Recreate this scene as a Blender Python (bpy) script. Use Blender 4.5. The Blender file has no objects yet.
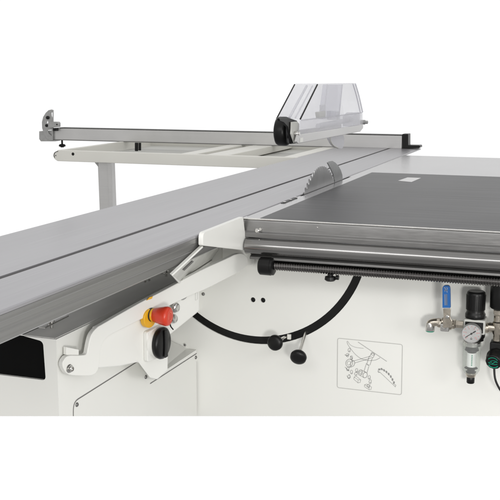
import bpy, bmesh, math, random
from mathutils import Vector, Matrix
random.seed(4)
C = bpy.context.scene.collection
scene = bpy.context.scene

# ------------------------------------------------------------------ camera
F = 960.0                                   # focal length in 500-px units
P = math.atan(175/F); PSI = math.atan(360/(F/math.cos(P)))
CAM = Vector((0, 0, 1.2))
cd = bpy.data.cameras.new('camera'); cam = bpy.data.objects.new('camera', cd); C.objects.link(cam)
cd.sensor_width = 36; cd.lens = F/500*36; cd.clip_start = .02; cd.clip_end = 100
cam.location = CAM; cam.rotation_euler = (math.pi/2-P, 0, PSI)
scene.camera = cam
ROT = cam.rotation_euler.to_matrix()

# ------------------------------------------------------------------ studio world: bright white backdrop ahead, dimmer room behind the camera
w = bpy.data.worlds.new('World'); scene.world = w; w.use_nodes = True
nt = w.node_tree; N = nt.nodes; L = nt.links
bg = N['Background']
tc = N.new('ShaderNodeTexCoord'); dp = N.new('ShaderNodeVectorMath'); dp.operation = 'DOT_PRODUCT'
fw = ROT @ Vector((0, 0, -1)); dp.inputs[1].default_value = (fw.x, fw.y, fw.z)
cr = N.new('ShaderNodeValToRGB')
cr.color_ramp.elements[0].position = 0.0; cr.color_ramp.elements[0].color = (.68, .675, .665, 1)
cr.color_ramp.elements[1].position = 1.0; cr.color_ramp.elements[1].color = (1, 1, 1, 1)
e = cr.color_ramp.elements.new(.35); e.color = (.70, .70, .695, 1)
e = cr.color_ramp.elements.new(.86); e.color = (1, 1, 1, 1)
L.new(tc.outputs['Generated'], dp.inputs[0]); L.new(dp.outputs['Value'], cr.inputs['Fac'])
sx = N.new('ShaderNodeSeparateXYZ'); L.new(tc.outputs['Generated'], sx.inputs[0])
zr = N.new('ShaderNodeMapRange'); zr.inputs['From Min'].default_value = -.5; zr.inputs['From Max'].default_value = .3
zr.inputs['To Min'].default_value = .52; zr.inputs['To Max'].default_value = 1.08; L.new(sx.outputs['Z'], zr.inputs['Value'])
fr0 = N.new('ShaderNodeMapRange'); fr0.inputs['From Min'].default_value = .25; fr0.inputs['From Max'].default_value = .80   # 1 toward the white backdrop
L.new(dp.outputs['Value'], fr0.inputs['Value'])
mxz = N.new('ShaderNodeMix'); mxz.data_type = 'FLOAT'; L.new(fr0.outputs['Result'], mxz.inputs[0]); L.new(zr.outputs['Result'], mxz.inputs[2]); mxz.inputs[3].default_value = 1.0
vs = N.new('ShaderNodeVectorMath'); vs.operation = 'SCALE'; L.new(cr.outputs['Color'], vs.inputs[0]); L.new(mxz.outputs[0], vs.inputs['Scale'])
L.new(vs.outputs['Vector'], bg.inputs['Color']); bg.inputs['Strength'].default_value = 1.04

def area(name, loc, target, size, power, col=(1, 1, 1)):
    l = bpy.data.lights.new(name, 'AREA'); l.shape = 'RECTANGLE'; l.size = size[0]; l.size_y = size[1]
    l.energy = power; l.color = col
    o = bpy.data.objects.new(name, l); C.objects.link(o); o.location = loc
    o.rotation_euler = (Vector(target)-Vector(loc)).to_track_quat('-Z', 'Y').to_euler()
    return o
area('softbox_key', (.55, -.35, .86), (-.45, 2.0, .66), (.28, .28), 22, (1, .985, .96))
area('softbox_fill', (-.3, -1.3, 2.3), (-.6, 2.0, .7), (4.2, .6), 33, (1, 1, 1))
area('added_deck_light', (2.5, .1, 1.35), (-.9, 1.7, .75), (.9, .7), 20, (1, .995, .98))  # unseen side light, added to brighten the deck under the slide

scene.view_settings.view_transform = 'Standard'; scene.view_settings.look = 'None'
scene.view_settings.exposure = 0; scene.view_settings.gamma = 1
scene.render.engine = 'CYCLES'
scene.render.resolution_x = 1024; scene.render.resolution_y = 1024
scene.cycles.max_bounces = 10; scene.cycles.transparent_max_bounces = 24

# ------------------------------------------------------------------ measuring helper: a viewing ray of the photo met with a real plane
def ray(x, y): return ROT @ Vector(((x-250)/F, -(y-250)/F, -1))
def onp(x, y, p, n):
    r = ray(x, y); return CAM + r*((Vector(p)-CAM).dot(n)/r.dot(n))
def atX(x, y, v): return onp(x, y, (v, 0, 0), Vector((1, 0, 0)))
def atY(x, y, v): return onp(x, y, (0, v, 0), Vector((0, 1, 0)))
def atZ(x, y, v): return onp(x, y, (0, 0, v), Vector((0, 0, 1)))

# ------------------------------------------------------------------ materials
def mat(name, col, rough=.4, metal=0, var=.04, vscale=(8, 8, 8), bump=.0, bscale=(300, 300, 300), rvar=.0, spec=.5, coat=0, detail=4, smudge=0):
    m = bpy.data.materials.new(name); m.use_nodes = True
    t = m.node_tree; n = t.nodes; l = t.links; b = n['Principled BSDF']
    tc = n.new('ShaderNodeTexCoord')
    def noise(sc, d=4):
        mp = n.new('ShaderNodeMapping'); mp.inputs['Scale'].default_value = sc
        nz = n.new('ShaderNodeTexNoise'); nz.inputs['Scale'].default_value = 1; nz.inputs['Detail'].default_value = d
        l.new(tc.outputs['Object'], mp.inputs['Vector']); l.new(mp.outputs['Vector'], nz.inputs['Vector'])
        return nz
    nz = noise(vscale, detail)
    mr = n.new('ShaderNodeMapRange'); mr.inputs['From Min'].default_value = .3; mr.inputs['From Max'].default_value = .7
    mr.inputs['To Min'].default_value = 1-var; mr.inputs['To Max'].default_value = 1+var
    l.new(nz.outputs['Fac'], mr.inputs['Value'])
    fac = mr.outputs['Result']
    if smudge:
        n2 = noise((5, 3, 5), 3); m2 = n.new('ShaderNodeMapRange')
        m2.inputs['From Min'].default_value = .35; m2.inputs['From Max'].default_value = .65
        m2.inputs['To Min'].default_value = 1-smudge; m2.inputs['To Max'].default_value = 1+smudge
        l.new(n2.outputs['Fac'], m2.inputs['Value'])
        mm = n.new('ShaderNodeMath'); mm.operation = 'MULTIPLY'; l.new(fac, mm.inputs[0]); l.new(m2.outputs['Result'], mm.inputs[1]); fac = mm.outputs[0]
    vm = n.new('ShaderNodeVectorMath'); vm.operation = 'SCALE'; vm.inputs[0].default_value = col
    l.new(fac, vm.inputs['Scale']); l.new(vm.outputs['Vector'], b.inputs['Base Color'])
    b.inputs['Roughness'].default_value = rough; b.inputs['Metallic'].default_value = metal
    b.inputs['Specular IOR Level'].default_value = spec; b.inputs['Coat Weight'].default_value = coat
    if rvar:
        m3 = n.new('ShaderNodeMapRange'); m3.inputs['From Min'].default_value = .3; m3.inputs['From Max'].default_value = .7
        m3.inputs['To Min'].default_value = max(.02, rough-rvar); m3.inputs['To Max'].default_value = rough+rvar
        l.new(nz.outputs['Fac'], m3.inputs['Value']); l.new(m3.outputs['Result'], b.inputs['Roughness'])
    if bump:
        nb = noise(bscale, 3); bp = n.new('ShaderNodeBump'); bp.inputs['Strength'].default_value = bump; bp.inputs['Distance'].default_value = .001
        l.new(nb.outputs['Fac'], bp.inputs['Height']); l.new(bp.outputs['Normal'], b.inputs['Normal'])
    return m
M = {}
M['white'] = mat('white_paint', (.80, .80, .765), .38, 0, .012, (4, 4, 4), .05, (420, 420, 420), coat=.05)
M['cream'] = mat('cream_paint', (.76, .75, .70), .42, 0, .02, (6, 6, 6), .05, (420, 420, 420))
M['slide'] = mat('anodised_aluminium', (.335, .330, .346), .33, .45, .035, (500, 2.5, 500), .04, (900, 6, 900), rvar=.05, smudge=.02)
M['slide_side'] = mat('extruded_aluminium', (.29, .288, .282), .36, .8, .10, (60, 1.2, 260), .05, (400, 3, 900), rvar=.06)
M['table'] = mat('ground_cast_iron', (.36, .355, .36), .24, .6, .03, (3, 300, 3), .04, (5, 900, 5), smudge=.04)
M['mat'] = mat('dark_ground_steel', (.056, .056, .058), .42, .45, .06, (2.6, 110, 2.2), .025, (4, 500, 4), rvar=.03, smudge=.13, detail=7, spec=.35)
M['rail'] = mat('polished_aluminium', (.29, .285, .28), .18, .95, .08, (3, 300, 300), .05, (6, 900, 900), rvar=.05, smudge=.08)
M['mill'] = mat('mill_finish_steel', (.225, .222, .218), .32, .8, .06, (30, 30, 260), .03, (400, 400, 600), rvar=.04, smudge=.10, detail=9)
M['deck'] = mat('grey_painted_deck', (.84, .84, .81), .6, 0, .06, (20, 3, 20), .05, (300, 40, 300), smudge=.1)
M['tray'] = mat('tray_metal', (.58, .58, .55), .35, .35, .12, (20, 20, 20), .06, (120, 120, 120), smudge=.1)
M['fence'] = mat('satin_aluminium', (.62, .615, .61), .36, .55, .03, (2, 400, 400), .03, (5, 900, 900), smudge=.05)
M['cast'] = mat('cast_aluminium', (.42, .42, .415), .42, .6, .10, (60, 60, 60), .15, (260, 260, 260))
M['blade'] = mat('blade_steel', (.36, .36, .36), .30, .8, .08, (30, 30, 30), .05, (200, 200, 200))
M['knife'] = mat('dull_steel', (.33, .335, .335), .36, .7, .07, (40, 40, 40), .05, (200, 200, 200))
M['black'] = mat('black_plastic', (.006, .006, .006), .36, 0, .15, (30, 30, 30), .06, (500, 500, 500), spec=.28)
M['blacksat'] = mat('black_satin_metal', (.007, .007, .007), .4, 0, .2, (60, 60, 60), .04, (300, 300, 300), spec=.25)
M['dkgrey'] = mat('dark_grey_aluminium', (.07, .07, .068), .4, .3, .1)
M['void'] = mat('black_interior', (.004, .004, .004), .9, 0, .1, (20, 20, 20), spec=.1)
M['chrome'] = mat('chromed_metal', (.62, .61, .59), .18, 1, .06, (60, 60, 60), .05, (200, 200, 200), rvar=.05)
M['nickel'] = mat('nickel_brass', (.52, .47, .40), .24, 1, .15, (90, 90, 90), .1, (300, 300, 300), rvar=.06)
M['thread'] = mat('threaded_steel', (.15, .143, .14), .24, 1, .1, (40, 200, 200))
M['red'] = mat('red_plastic', (.62, .045, .018), .33, 0, .04, (40, 40, 40), .05, (400, 400, 400))
M['redlight'] = mat('red_moulded_mark', (.80, .22, .13), .5, 0, .02)
M['yellow'] = mat('yellow_plastic', (.78, .42, .015), .4, 0, .03)
M['blue'] = mat('blue_vinyl', (.008, .105, .35), .35, 0, .06, (60, 60, 60), .08, (500, 500, 500))
M['bluemark'] = mat('worn_print', (.22, .27, .36), .6, 0, .1)
M['dial'] = mat('white_dial', (.93, .93, .93), .35)
M['dialred'] = mat('dial_red_print', (.6, .10, .10), .5)
M['ink'] = mat('dark_print', (.02, .02, .02), .5)
M['line'] = mat('grey_print', (.36, .36, .35), .55)
M['linefaint'] = mat('pale_grey_print', (.46, .46, .44), .55)
M['seam'] = mat('panel_gap', (.16, .155, .15), .8)
M['green'] = mat('green_print', (.0, .26, .16), .45)
M['shade'] = mat('grey_plastic', (.52, .52, .49), .45)
def clear(name, col, alpha, rough=.04):
    m = bpy.data.materials.new(name); m.use_nodes = True
    t = m.node_tree; n = t.nodes; l = t.links; n.remove(n['Principled BSDF']); out = n['Material Output']
    tr = n.new('ShaderNodeBsdfTransparent'); tr.inputs['Color'].default_value = (*col, 1)
    gl = n.new('ShaderNodeBsdfPrincipled'); gl.inputs['Base Color'].default_value = (*[c*.82 for c in col], 1); gl.inputs['Roughness'].default_value = rough+.1
    tcn = n.new('ShaderNodeTexCoord'); nz = n.new('ShaderNodeTexNoise'); nz.inputs['Scale'].default_value = 14; nz.inputs['Detail'].default_value = 5
    l.new(tcn.outputs['Object'], nz.inputs['Vector'])
    lw = n.new('ShaderNodeLayerWeight'); lw.inputs['Blend'].default_value = .25
    ma = n.new('ShaderNodeMath'); ma.operation = 'MULTIPLY_ADD'; ma.inputs[1].default_value = .3; ma.inputs[2].default_value = alpha-.05
    mb = n.new('ShaderNodeMath'); mb.operation = 'MULTIPLY_ADD'; mb.inputs[1].default_value = .1
    l.new(lw.outputs['Facing'], ma.inputs[0]); l.new(nz.outputs['Fac'], mb.inputs[0]); l.new(ma.outputs[0], mb.inputs[2])
    mx = n.new('ShaderNodeMixShader'); l.new(mb.outputs[0], mx.inputs[0]); l.new(tr.outputs[0], mx.inputs[1]); l.new(gl.outputs[0], mx.inputs[2])
    l.new(mx.outputs[0], out.inputs['Surface'])
    return m
M['clear'] = clear('clear_guard_plastic', (.97, .97, .978), .06)
M['clear2'] = clear('clear_thick_plastic', (.90, .90, .93), .12)
M['frost'] = clear('frosted_plastic', (.90, .90, .93), .4, .3)
M['bowl'] = clear('clear_bowl', (.90, .92, .90), .16)

# ------------------------------------------------------------------ mesh helpers
def rootloc(p):
    while p is not None and p.parent: p = p.parent
    return p.location.copy() if p is not None else Vector()
def obj(name, bm, m, parent=None, bevel=0, seg=2, smooth=35, label=None):
    bmesh.ops.recalc_face_normals(bm, faces=bm.faces)
    off = rootloc(parent)
    bmesh.ops.translate(bm, verts=bm.verts, vec=-off)
    me = bpy.data.meshes.new(name); bm.to_mesh(me); bm.free()
    me.materials.append(m if not isinstance(m, str) else M[m])
    me.shade_smooth(); me.set_sharp_from_angle(angle=math.radians(smooth))
    o = bpy.data.objects.new(name, me); C.objects.link(o); o.parent = parent
    if bevel:
        b = o.modifiers.new('bevel', 'BEVEL'); b.width = bevel; b.segments = seg; b.limit_method = 'ANGLE'; b.angle_limit = math.radians(32); b.harden_normals = True
    if label: o['label'] = label
    return o
def thing(name, label, cat, loc, group=None):
    o = bpy.data.objects.new(name, None); C.objects.link(o); o.location = loc; o.empty_display_size = .05
    o['label'] = label; o['category'] = cat
    if group: o['group'] = group
    return o
def box(x0, x1, y0, y1, z0, z1, bm=None):
    bm = bm or bmesh.new()
    v = [bm.verts.new((x, y, z)) for x in (x0, x1) for y in (y0, y1) for z in (z0, z1)]
    for f in ((0, 1, 3, 2), (4, 6, 7, 5), (0, 4, 5, 1), (2, 3, 7, 6), (0, 2, 6, 4), (1, 5, 7, 3)): bm.faces.new([v[i] for i in f])
    return bm
def loft(a, b, bm=None):            # prism between two point loops
    bm = bm or bmesh.new()
    A = [bm.verts.new(p) for p in a]; B = [bm.verts.new(p) for p in b]; n = len(A)
    bm.faces.new(A); bm.faces.new(B[::-1])
    for i in range(n): bm.faces.new((A[i], B[i], B[(i+1) % n], A[(i+1) % n]))
    return bm
def prism(pts, vec, bm=None):
    v = Vector(vec); return loft(pts, [Vector(p)+v for p in pts], bm)
def frame_of(d):
    d = Vector(d).normalized(); u = d.orthogonal().normalized() if abs(d.z) > .95 else Vector((0, 0, 1)).cross(d).normalized()
    return d, u, d.cross(u)
def lathe(c, d, prof, seg=32, bm=None, sx=1):   # prof: (distance along d, radius)
    bm = bm or bmesh.new(); c = Vector(c); d, u, v = frame_of(d); rings = []
    for t, r in prof:
        rings.append([bm.verts.new(c+d*t+(u*math.cos(a)*sx+v*math.sin(a))*max(r, 1e-5)) for a in [2*math.pi*i/seg for i in range(seg)]])
    for a, b in zip(rings, rings[1:]):
        for i in range(seg): bm.faces.new((a[i], a[(i+1) % seg], b[(i+1) % seg], b[i]))
    bm.faces.new(rings[0][::-1]); bm.faces.new(rings[-1])
    return bm
def cyl(a, b, r, bm=None, seg=24, ch=.0):
    a = Vector(a); b = Vector(b); l = (b-a).length
    pr = [(0, r), (l, r)] if not ch else [(0, r-ch), (ch, r), (l-ch, r), (l, r-ch)]
    return lathe(a, b-a, pr, seg, bm)
def tube(pts, r, bm=None, seg=10, up=None):
    bm = bm or bmesh.new(); pts = [Vector(p) for p in pts]; rings = []; pu = None
    for i, p in enumerate(pts):
        d = (pts[min(i+1, len(pts)-1)]-pts[max(i-1, 0)]).normalized()
        u = (pu - d*pu.dot(d)).normalized() if pu else frame_of(d)[1]
        pu = u; v = d.cross(u)
        rings.append([bm.verts.new(p+(u*math.cos(a)+v*math.sin(a))*r) for a in [2*math.pi*k/seg for k in range(seg)]])
    for a, b in zip(rings, rings[1:]):
        for i in range(seg): bm.faces.new((a[i], a[(i+1) % seg], b[(i+1) % seg], b[i]))
    bm.faces.new(rings[0][::-1]); bm.faces.new(rings[-1]); return bm
def catmull(p, n=8, closed=False):
    p = [Vector(q) for q in p]; o = []; m = len(p)
    for i in range(m if closed else m-1):
        g = lambda k: p[k % m] if closed else p[max(0, min(m-1, k))]
        a, b, c, d = g(i-1), g(i), g(i+1), g(i+2)
        for k in range(n):
            t = k/n; o.append(.5*((2*b)+(c-a)*t+(2*a-5*b+4*c-d)*t*t+(3*b-a-3*c+d)*t**3))
    if not closed: o.append(p[-1])
    return o
def sweepX(prof, x0, x1, bm=None):    # profile of (y,z) swept along X
    return prism([(x0, y, z) for y, z in prof], (x1-x0, 0, 0), bm)
def sweepY(prof, y0, y1, bm=None):
    return prism([(x, y0, z) for x, z in prof], (0, y1-y0, 0), bm)
def rounded(pts, r, n=5):             # round the corners of a planar 3D polygon
    pts = [Vector(p) for p in pts]; out = []; m = len(pts)
    for i in range(m):
        a, b, c = pts[i-1], pts[i], pts[(i+1) % m]
        rr = r[i] if isinstance(r, (list, tuple)) else r
        if rr <= 0: out.append(b); continue
        rr = min(rr, (a-b).length*.48, (c-b).length*.48)
        s = b+(a-b).normalized()*rr; e_ = b+(c-b).normalized()*rr
        for k in range(n+1):
            t = k/n; out.append(s*(1-t)**2+b*2*t*(1-t)+e_*t*t)
    return out
def boolean(o, cutbm):
    bmesh.ops.recalc_face_normals(cutbm, faces=cutbm.faces)
    me = bpy.data.meshes.new('cut'); bmesh.ops.translate(cutbm, verts=cutbm.verts, vec=-rootloc(o.parent)); cutbm.to_mesh(me); cutbm.free()
    c = bpy.data.objects.new('cut', me); C.objects.link(c); c.location = rootloc(o.parent)
    mods = [m for m in o.modifiers]
    for m in mods: m.show_viewport = False
    b = o.modifiers.new('b', 'BOOLEAN'); b.operation = 'DIFFERENCE'; b.solver = 'EXACT'; b.object = c
    bpy.context.view_layer.update()
    ev = o.evaluated_get(bpy.context.evaluated_depsgraph_get())
    nm = bpy.data.meshes.new_from_object(ev); o.modifiers.remove(b); old = o.data; o.data = nm
    for m in mods: m.show_viewport = True
    nm.set_sharp_from_angle(angle=math.radians(35))
    bpy.data.objects.remove(c); bpy.data.meshes.remove(me); bpy.data.meshes.remove(old)
BOTN = (ROT @ Vector((1, 0, 0))).cross(ray(250, 416.2)).normalized()   # the machine is modelled down to this sloped line, as far as the photo shows it
if BOTN.z < 0: BOTN = -BOTN
def trim(bm):
    r = bmesh.ops.bisect_plane(bm, geom=bm.verts[:]+bm.edges[:]+bm.faces[:], plane_co=CAM, plane_no=BOTN, clear_inner=True)
    ed = [g for g in r['geom_cut'] if isinstance(g, bmesh.types.BMEdge)]
    bmesh.ops.holes_fill(bm, edges=ed); return bm
def ribbon(pts, w, n, bm, lift=.0006):     # thin printed or cut line lying on a surface with normal n
    n = Vector(n).normalized(); pts = [Vector(p)+n*lift for p in pts]; L_ = []
    for i, p in enumerate(pts):
        d = (pts[min(i+1, len(pts)-1)]-pts[max(i-1, 0)])
        if d.length < 1e-7: d = Vector((1, 0, 0))
        s = d.normalized().cross(n).normalized()*w/2
        L_.append((bm.verts.new(p+s), bm.verts.new(p-s)))
    for a, b in zip(L_, L_[1:]): bm.faces.new((a[0], b[0], b[1], a[1]))
    return bm
def dup(src, vec):
    o = src.copy(); C.objects.link(o); o.parent = src.parent; o.location = src.location + Vector(vec)
    for ch in [c for c in src.children]:
        k = ch.copy(); C.objects.link(k); k.parent = o
    return o

TOP = .9; CX = -.87; YP = 2.0
# =================================================================== the panel saw: cabinet, front panel, table, rail
saw = thing('panel_saw', 'white steel panel saw cabinet with dark steel table top and polished front rail', 'panel saw', (-.87, 2.0, 0))

# ---- cabinet below the sliding table
prof = [(1.39, .2), (1.39, .75), (1.994, .75), (1.994, .69), (1.80, .69), (1.80, .566), (1.994, .566), (1.994, .2)]
bm = prism([(CX, y, z) for y, z in prof], (-.62, 0, 0)); trim(bm)
cab = obj('cabinet', bm, 'white', saw, .006, 3)
hole = [atY(-12, 330, 1.39), atY(-12, 373.5, 1.39), atY(45.8, 380.5, 1.39), atY(43, 341.5, 1.39), atY(20, 335, 1.39)]
hole = [Vector((p.x, 1.36, p.z)) for p in hole]
cm = obj('opening_dark_fill', prism(rounded([Vector((p.x, 1.396, p.z)) for p in hole], .008), (0, .05, 0)), 'void', cab)  # black block filling the opening, inside shade put into its colour
boolean(cab, prism(rounded(hole, .008), (0, .09, 0)))
# deck on top of the cabinet
obj('deck_plate', box(-1.3, CX-.0045, 1.3945, 1.99, .749, .7506), 'deck', saw)
# gusset between the cabinet and the front panel
g1 = atX(197, 352.6, CX-.002); g2 = atY(160, 336, 1.992); g3 = atX(160, 374.5, CX-.002)
obj('gusset', loft([g1, g2, g3], [g1-Vector((0, 0, .02)), g2-Vector((0, 0, .02)), g3-Vector((0, 0, .02))]), 'white', saw)
# door gaps on the side face
bm = bmesh.new(); nX = (1, 0, 0)
lineA = rounded([atX(73.2, 420, CX), atX(73.2, 402, CX), atX(140, 359.8, CX)], [0, .016, 0], 6)
ribbon(lineA, .0022, nX, bm)
ribbon([atX(150, 383.6, CX), atX(196.5, 353.4, CX)], .0022, nX, bm)
trim(bm)
obj('door_gap', bm, 'seam', cab)
def screw(p, n, r, m='cast', parent=None):
    bm = lathe(p, n, [(0, r), (.0012, r), (.0024, r*.8), (.003, r*.35), (.002, r*.3)], 16)
    return obj('screw', bm, m, parent)
for x, y in ((76.7, 404.6), (145.6, 377), (195.6, 357.4)): screw(atX(x, y, CX), nX, .0042, 'mill', cab)

# ---- front panel with arc slot
bm = box(-1.2, .12, YP, YP+.03, .2, .84); trim(bm)
fp = obj('front_panel', bm, 'white', saw)
cc = Vector((-.728, 0, .858))
arc = [(math.radians(a)) for a in range(196, 352, 3)]
outer = [(cc.x+.2645*math.cos(a), cc.z+.2645*math.sin(a)) for a in arc]
inner = [(cc.x+.2465*math.cos(a), cc.z+.2465*math.sin(a)) for a in arc][::-1]
cut = [(x, YP-.02, z) for x, z in outer+inner]
n_ = len(arc); bmc = bmesh.new()
fr = [bmc.verts.new((x, YP-.02, z)) for x, z in outer]; fi = [bmc.verts.new((x, YP-.02, z)) for x, z in inner[::-1]]
br = [bmc.verts.new((x, YP+.06, z)) for x, z in outer]; bi = [bmc.verts.new((x, YP+.06, z)) for x, z in inner[::-1]]
for i in range(n_-1):
    bmc.faces.new((fr[i], fr[i+1], fi[i+1], fi[i])); bmc.faces.new((br[i], bi[i], bi[i+1], br[i+1]))
    bmc.faces.new((fr[i], br[i], br[i+1], fr[i+1])); bmc.faces.new((fi[i], fi[i+1], bi[i+1], bi[i]))
for k in (0, n_-1): bmc.faces.new((fr[k], fi[k], bi[k], br[k]))
boolean(fp, bmc)
bmc = bmesh.new()
for x, y in ((253, 299.8), (263, 300.2)):
    p = atY(x, y, YP); cyl((p.x, YP-.02, p.z), (p.x, YP+.06, p.z), .0058, bmc, 20)
boolean(fp, bmc)
bm = box(-1.15, .1, YP+.009, YP+.028, .5, .83)
obj('slot_backing', box(-1.05, -.40, YP+.031, YP+.04, .56, .80), 'void', fp)  # black sheet behind the slot for its dark inside
# black band filling the slot, its inner shade put into the colour
bm = bmesh.new()
for rr in ((.2468, .2500), ):
    prev = None
    for a in arc:
        q = [bm.verts.new((cc.x+r_*math.cos(a), YP+dy, cc.z+r_*math.sin(a))) for r_ in (.2466, .2644) for dy in (.003, .02)]
        if prev:
            bm.faces.new((prev[0], q[0], q[2], prev[2])); bm.faces.new((prev[1], prev[3], q[3], q[1]))
            bm.faces.new((prev[0], prev[1], q[1], q[0])); bm.faces.new((prev[2], q[2], q[3], prev[3]))
        prev = q
obj('slot_dark_fill', bm, 'blacksat', fp)
bm = bmesh.new()
for x, y in ((253, 299.8), (263, 300.2)):
    p = atY(x, y, YP); lathe((p.x, YP+.008, p.z), (0, -1, 0), [(0, .0057), (.005, .0057), (.006, .004)], 20, bm)
obj('hole_plug', bm, 'black', fp)
screw(atY(185, 345, 1.99), (0, -1, 0), .003, 'mill', saw)
screw(atY(203.3, 294, YP), (0, -1, 0), .004, 'mill', fp)
p = atY(202.6, 288.5, YP)
screw(p, (0, -1, 0), .0022, 'mill', fp)
# instruction label with tool diagram
nY = (0, -1, 0)
lab = thing  # (kept as part below)
def L7(x, y): return atY(335+x/7.142, 335+y/7.142, YP)
bm = bmesh.new()
fr_ = rounded([L7(19, 22), L7(482, 68), L7(475, 427), L7(16, 375)], .005, 5); fr_.append(fr_[0])
ribbon(fr_, .0013, nY, bm)
labo = obj('instruction_label', bm, 'linefaint', fp)
bm = bmesh.new()
def ln(pts, wd=.0010, sm=False, closed=False):
    q = [L7(*p) for p in pts]
    if sm: q = catmull(q, 6, closed)
    if closed: q.append(q[0])
    ribbon(q, wd, nY, bm)
def ring(cx, cy, rx, ry, rot=0, wd=.001, n=18):
    pts = []
    for i in range(n+1):
        a = 2*math.pi*i/n; u, v = rx*math.cos(a), ry*math.sin(a); c_, s_ = math.cos(rot), math.sin(rot)
        pts.append((cx+u*c_-v*s_, cy+u*s_+v*c_))
    ln(pts, wd)
ln([(165, 50), (370, 188)], .0012)
ln([(86, 48), (95, 72), (130, 120), (160, 150), (195, 172), (240, 182), (290, 178), (322, 162)], .0010, True)
ln([(86, 48), (92, 45), (110, 70), (150, 88), (205, 95)], .0008, True)
ln([(250, 152), (135, 185)]); ln([(258, 164), (140, 200)])
ln([(262, 128), (285, 138), (272, 162), (250, 152), (262, 128)], .0013)
ring(270, 135, 12, 9, .4)
ln([(246, 150), (228, 205)]); ln([(268, 162), (250, 215)])
ln([(222, 205), (245, 218)], .0022); ln([(222, 212), (208, 258)]); ln([(243, 222), (228, 272)]); ln([(208, 258), (228, 272)])
ring(102, 200, 24, 28, .3, .0012); ring(126, 205, 14, 22, .4, .0012); ring(100, 200, 12, 15, .3, .0009); ln([(108, 172), (134, 184)]); ln([(92, 226), (118, 232)])
ring(182, 268, 14, 20, .3, .0014); ring(216, 286, 15, 20, .3, .0013); ring(182, 268, 7, 11, .3, .0009); ln([(190, 250), (222, 266)]); ln([(180, 290), (208, 304)])
for cx, cy, a in ((102, 105, .3), (90, 140, 1.2), (118, 160, .2), (92, 240, .6), (118, 262, .1), (100, 295, .4), (155, 250, .2), (150, 275, 1), (245, 300, .2), (252, 330, .5), (240, 360, .9)):
    ring(cx, cy, 8, 12, a, .0010, 10); ln([(cx-8, cy+12), (cx+3, cy+17), (cx+9, cy+8)], .0010)
ln([(85, 290), (98, 312), (112, 300), (100, 280)], .001); ln([(138, 300), (150, 292), (185, 320), (180, 338), (165, 342), (135, 315), (138, 300)], .001)
ln([(138, 300), (165, 320), (165, 342)], .0008); ln([(165, 320), (185, 320)], .0008)
ln([(212, 355), (228, 350), (262, 372), (258, 388), (244, 390), (210, 368), (212, 355)], .001); ln([(212, 355), (244, 374), (244, 390)], .0008)
ln([(70, 140), (84, 150), (98, 138)], .0014); ln([(112, 150), (124, 168)], .0014); ln([(72, 228), (88, 246), (102, 256)], .0013)
ln([(318, 262), (430, 368)], .0010)
tp = [(308, 262), (312, 240), (322, 250), (330, 236), (338, 250), (348, 244), (354, 260), (366, 255), (370, 272), (384, 270), (384, 286), (400, 288), (398, 304), (414, 310), (408, 324), (426, 334), (416, 346), (436, 358), (430, 372)]
ln(tp, .0012); ln([(308, 262), (318, 268)], .002)
for i in range(1, len(tp)-2, 2): ring((tp[i][0]+tp[i+1][0])/2, (tp[i][1]+tp[i+1][1])/2, 4, 5, 0, .0018, 8)
obj('tool_diagram', bm, 'line', labo)

# ---- table top: cast iron, dark steel surface, front rail
XL = -.7165
tb = obj('table_top', box(XL, .35, 1.9, 3.63, .866, TOP), 'table', saw, .0015)
bmc = box(-.7165-.01, -.7105, 2.30, 2.80, .8, 1.0)
boolean(tb, bmc)
obj('blade_slot', box(-.717, -.7107, 2.29, 2.81, .868, .8955), 'void', tb)
obj('steel_surface', box(-.6785, .33, 1.9003, 2.938, TOP+.0002, TOP+.0012), 'mat', saw, .0004)
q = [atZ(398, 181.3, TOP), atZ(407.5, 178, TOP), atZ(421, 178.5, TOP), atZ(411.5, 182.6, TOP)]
obj('pale_patch', prism([Vector((v.x, v.y, TOP+.0010)) for v in q], (0, 0, .0008)), 'fence', saw)  # thin pale patch laid on the dark steel
bm = bmesh.new(); q2 = [q[0]*.4+q[1]*.6, q[1]*.5+q[2]*.5, q[2]*.3+q[3]*.7]
# seam between table and sliding table
bm = bmesh.new(); box(-.7215, -.7155, 1.905, 3.62, .86, .8965, bm)
obj('table_gap', bm, 'void', saw)
# slot with levelling screws ahead of the blade
s0 = atZ(276, 204.3, TOP); s1 = atZ(291, 198.6, TOP)
bm = box(-.7150, -.7060, s0.y+.02, s1.y+.01, TOP+.0002, TOP+.0012)
obj('levelling_slot', bm, 'ink', saw)
for i in range(3):
    yy = s0.y+.035+i*.045
    obj('levelling_screw', cyl((-.7105, yy, TOP+.001), (-.7105, yy, TOP+.003), .004, ch=.0008), 'chrome', saw)

# front extrusion: flat band, rounded polished tube, lower flange
X0, X1 = -.7165, .33
band = [(1.8985, .8972), (1.8955, .8972), (1.8945, .893), (1.8925, .874), (1.888, .870), (1.888, .8605), (1.8985, .8605)]
obj('rail_band', sweepX(band, X0+.003, X1), 'mill', saw, .0008)
bm = bmesh.new(); pr = []
for i in range(22):
    a = math.radians(70+i*(290-70)/21)       # front-facing half round
    pr.append((1.889+.0175*math.cos(a)*1.0, .8418+.0178*math.sin(a)))
pr += [(1.915, .824), (1.915, .8595)]
fr_ = obj('rail_tube', sweepX(pr, X0+.012, X1), 'rail', saw, .0006, smooth=50)
lower = [(1.886, .8236), (1.880, .820), (1.8795, .8155), (1.889, .8135), (1.915, .8135), (1.915, .8236)]
obj('rail_flange', sweepX(lower, X0+.022, X1), 'mill', saw, .0008)
obj('rail_highlight', sweepX([(1.8999, .9008), (1.8945, .9008), (1.8935, .8995), (1.8938, .8975), (1.8999, .8975)], X0+.001, X1), 'chrome', saw, .0007, 3)  # brighter chrome strip, puts the front edge highlight into the colour
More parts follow.
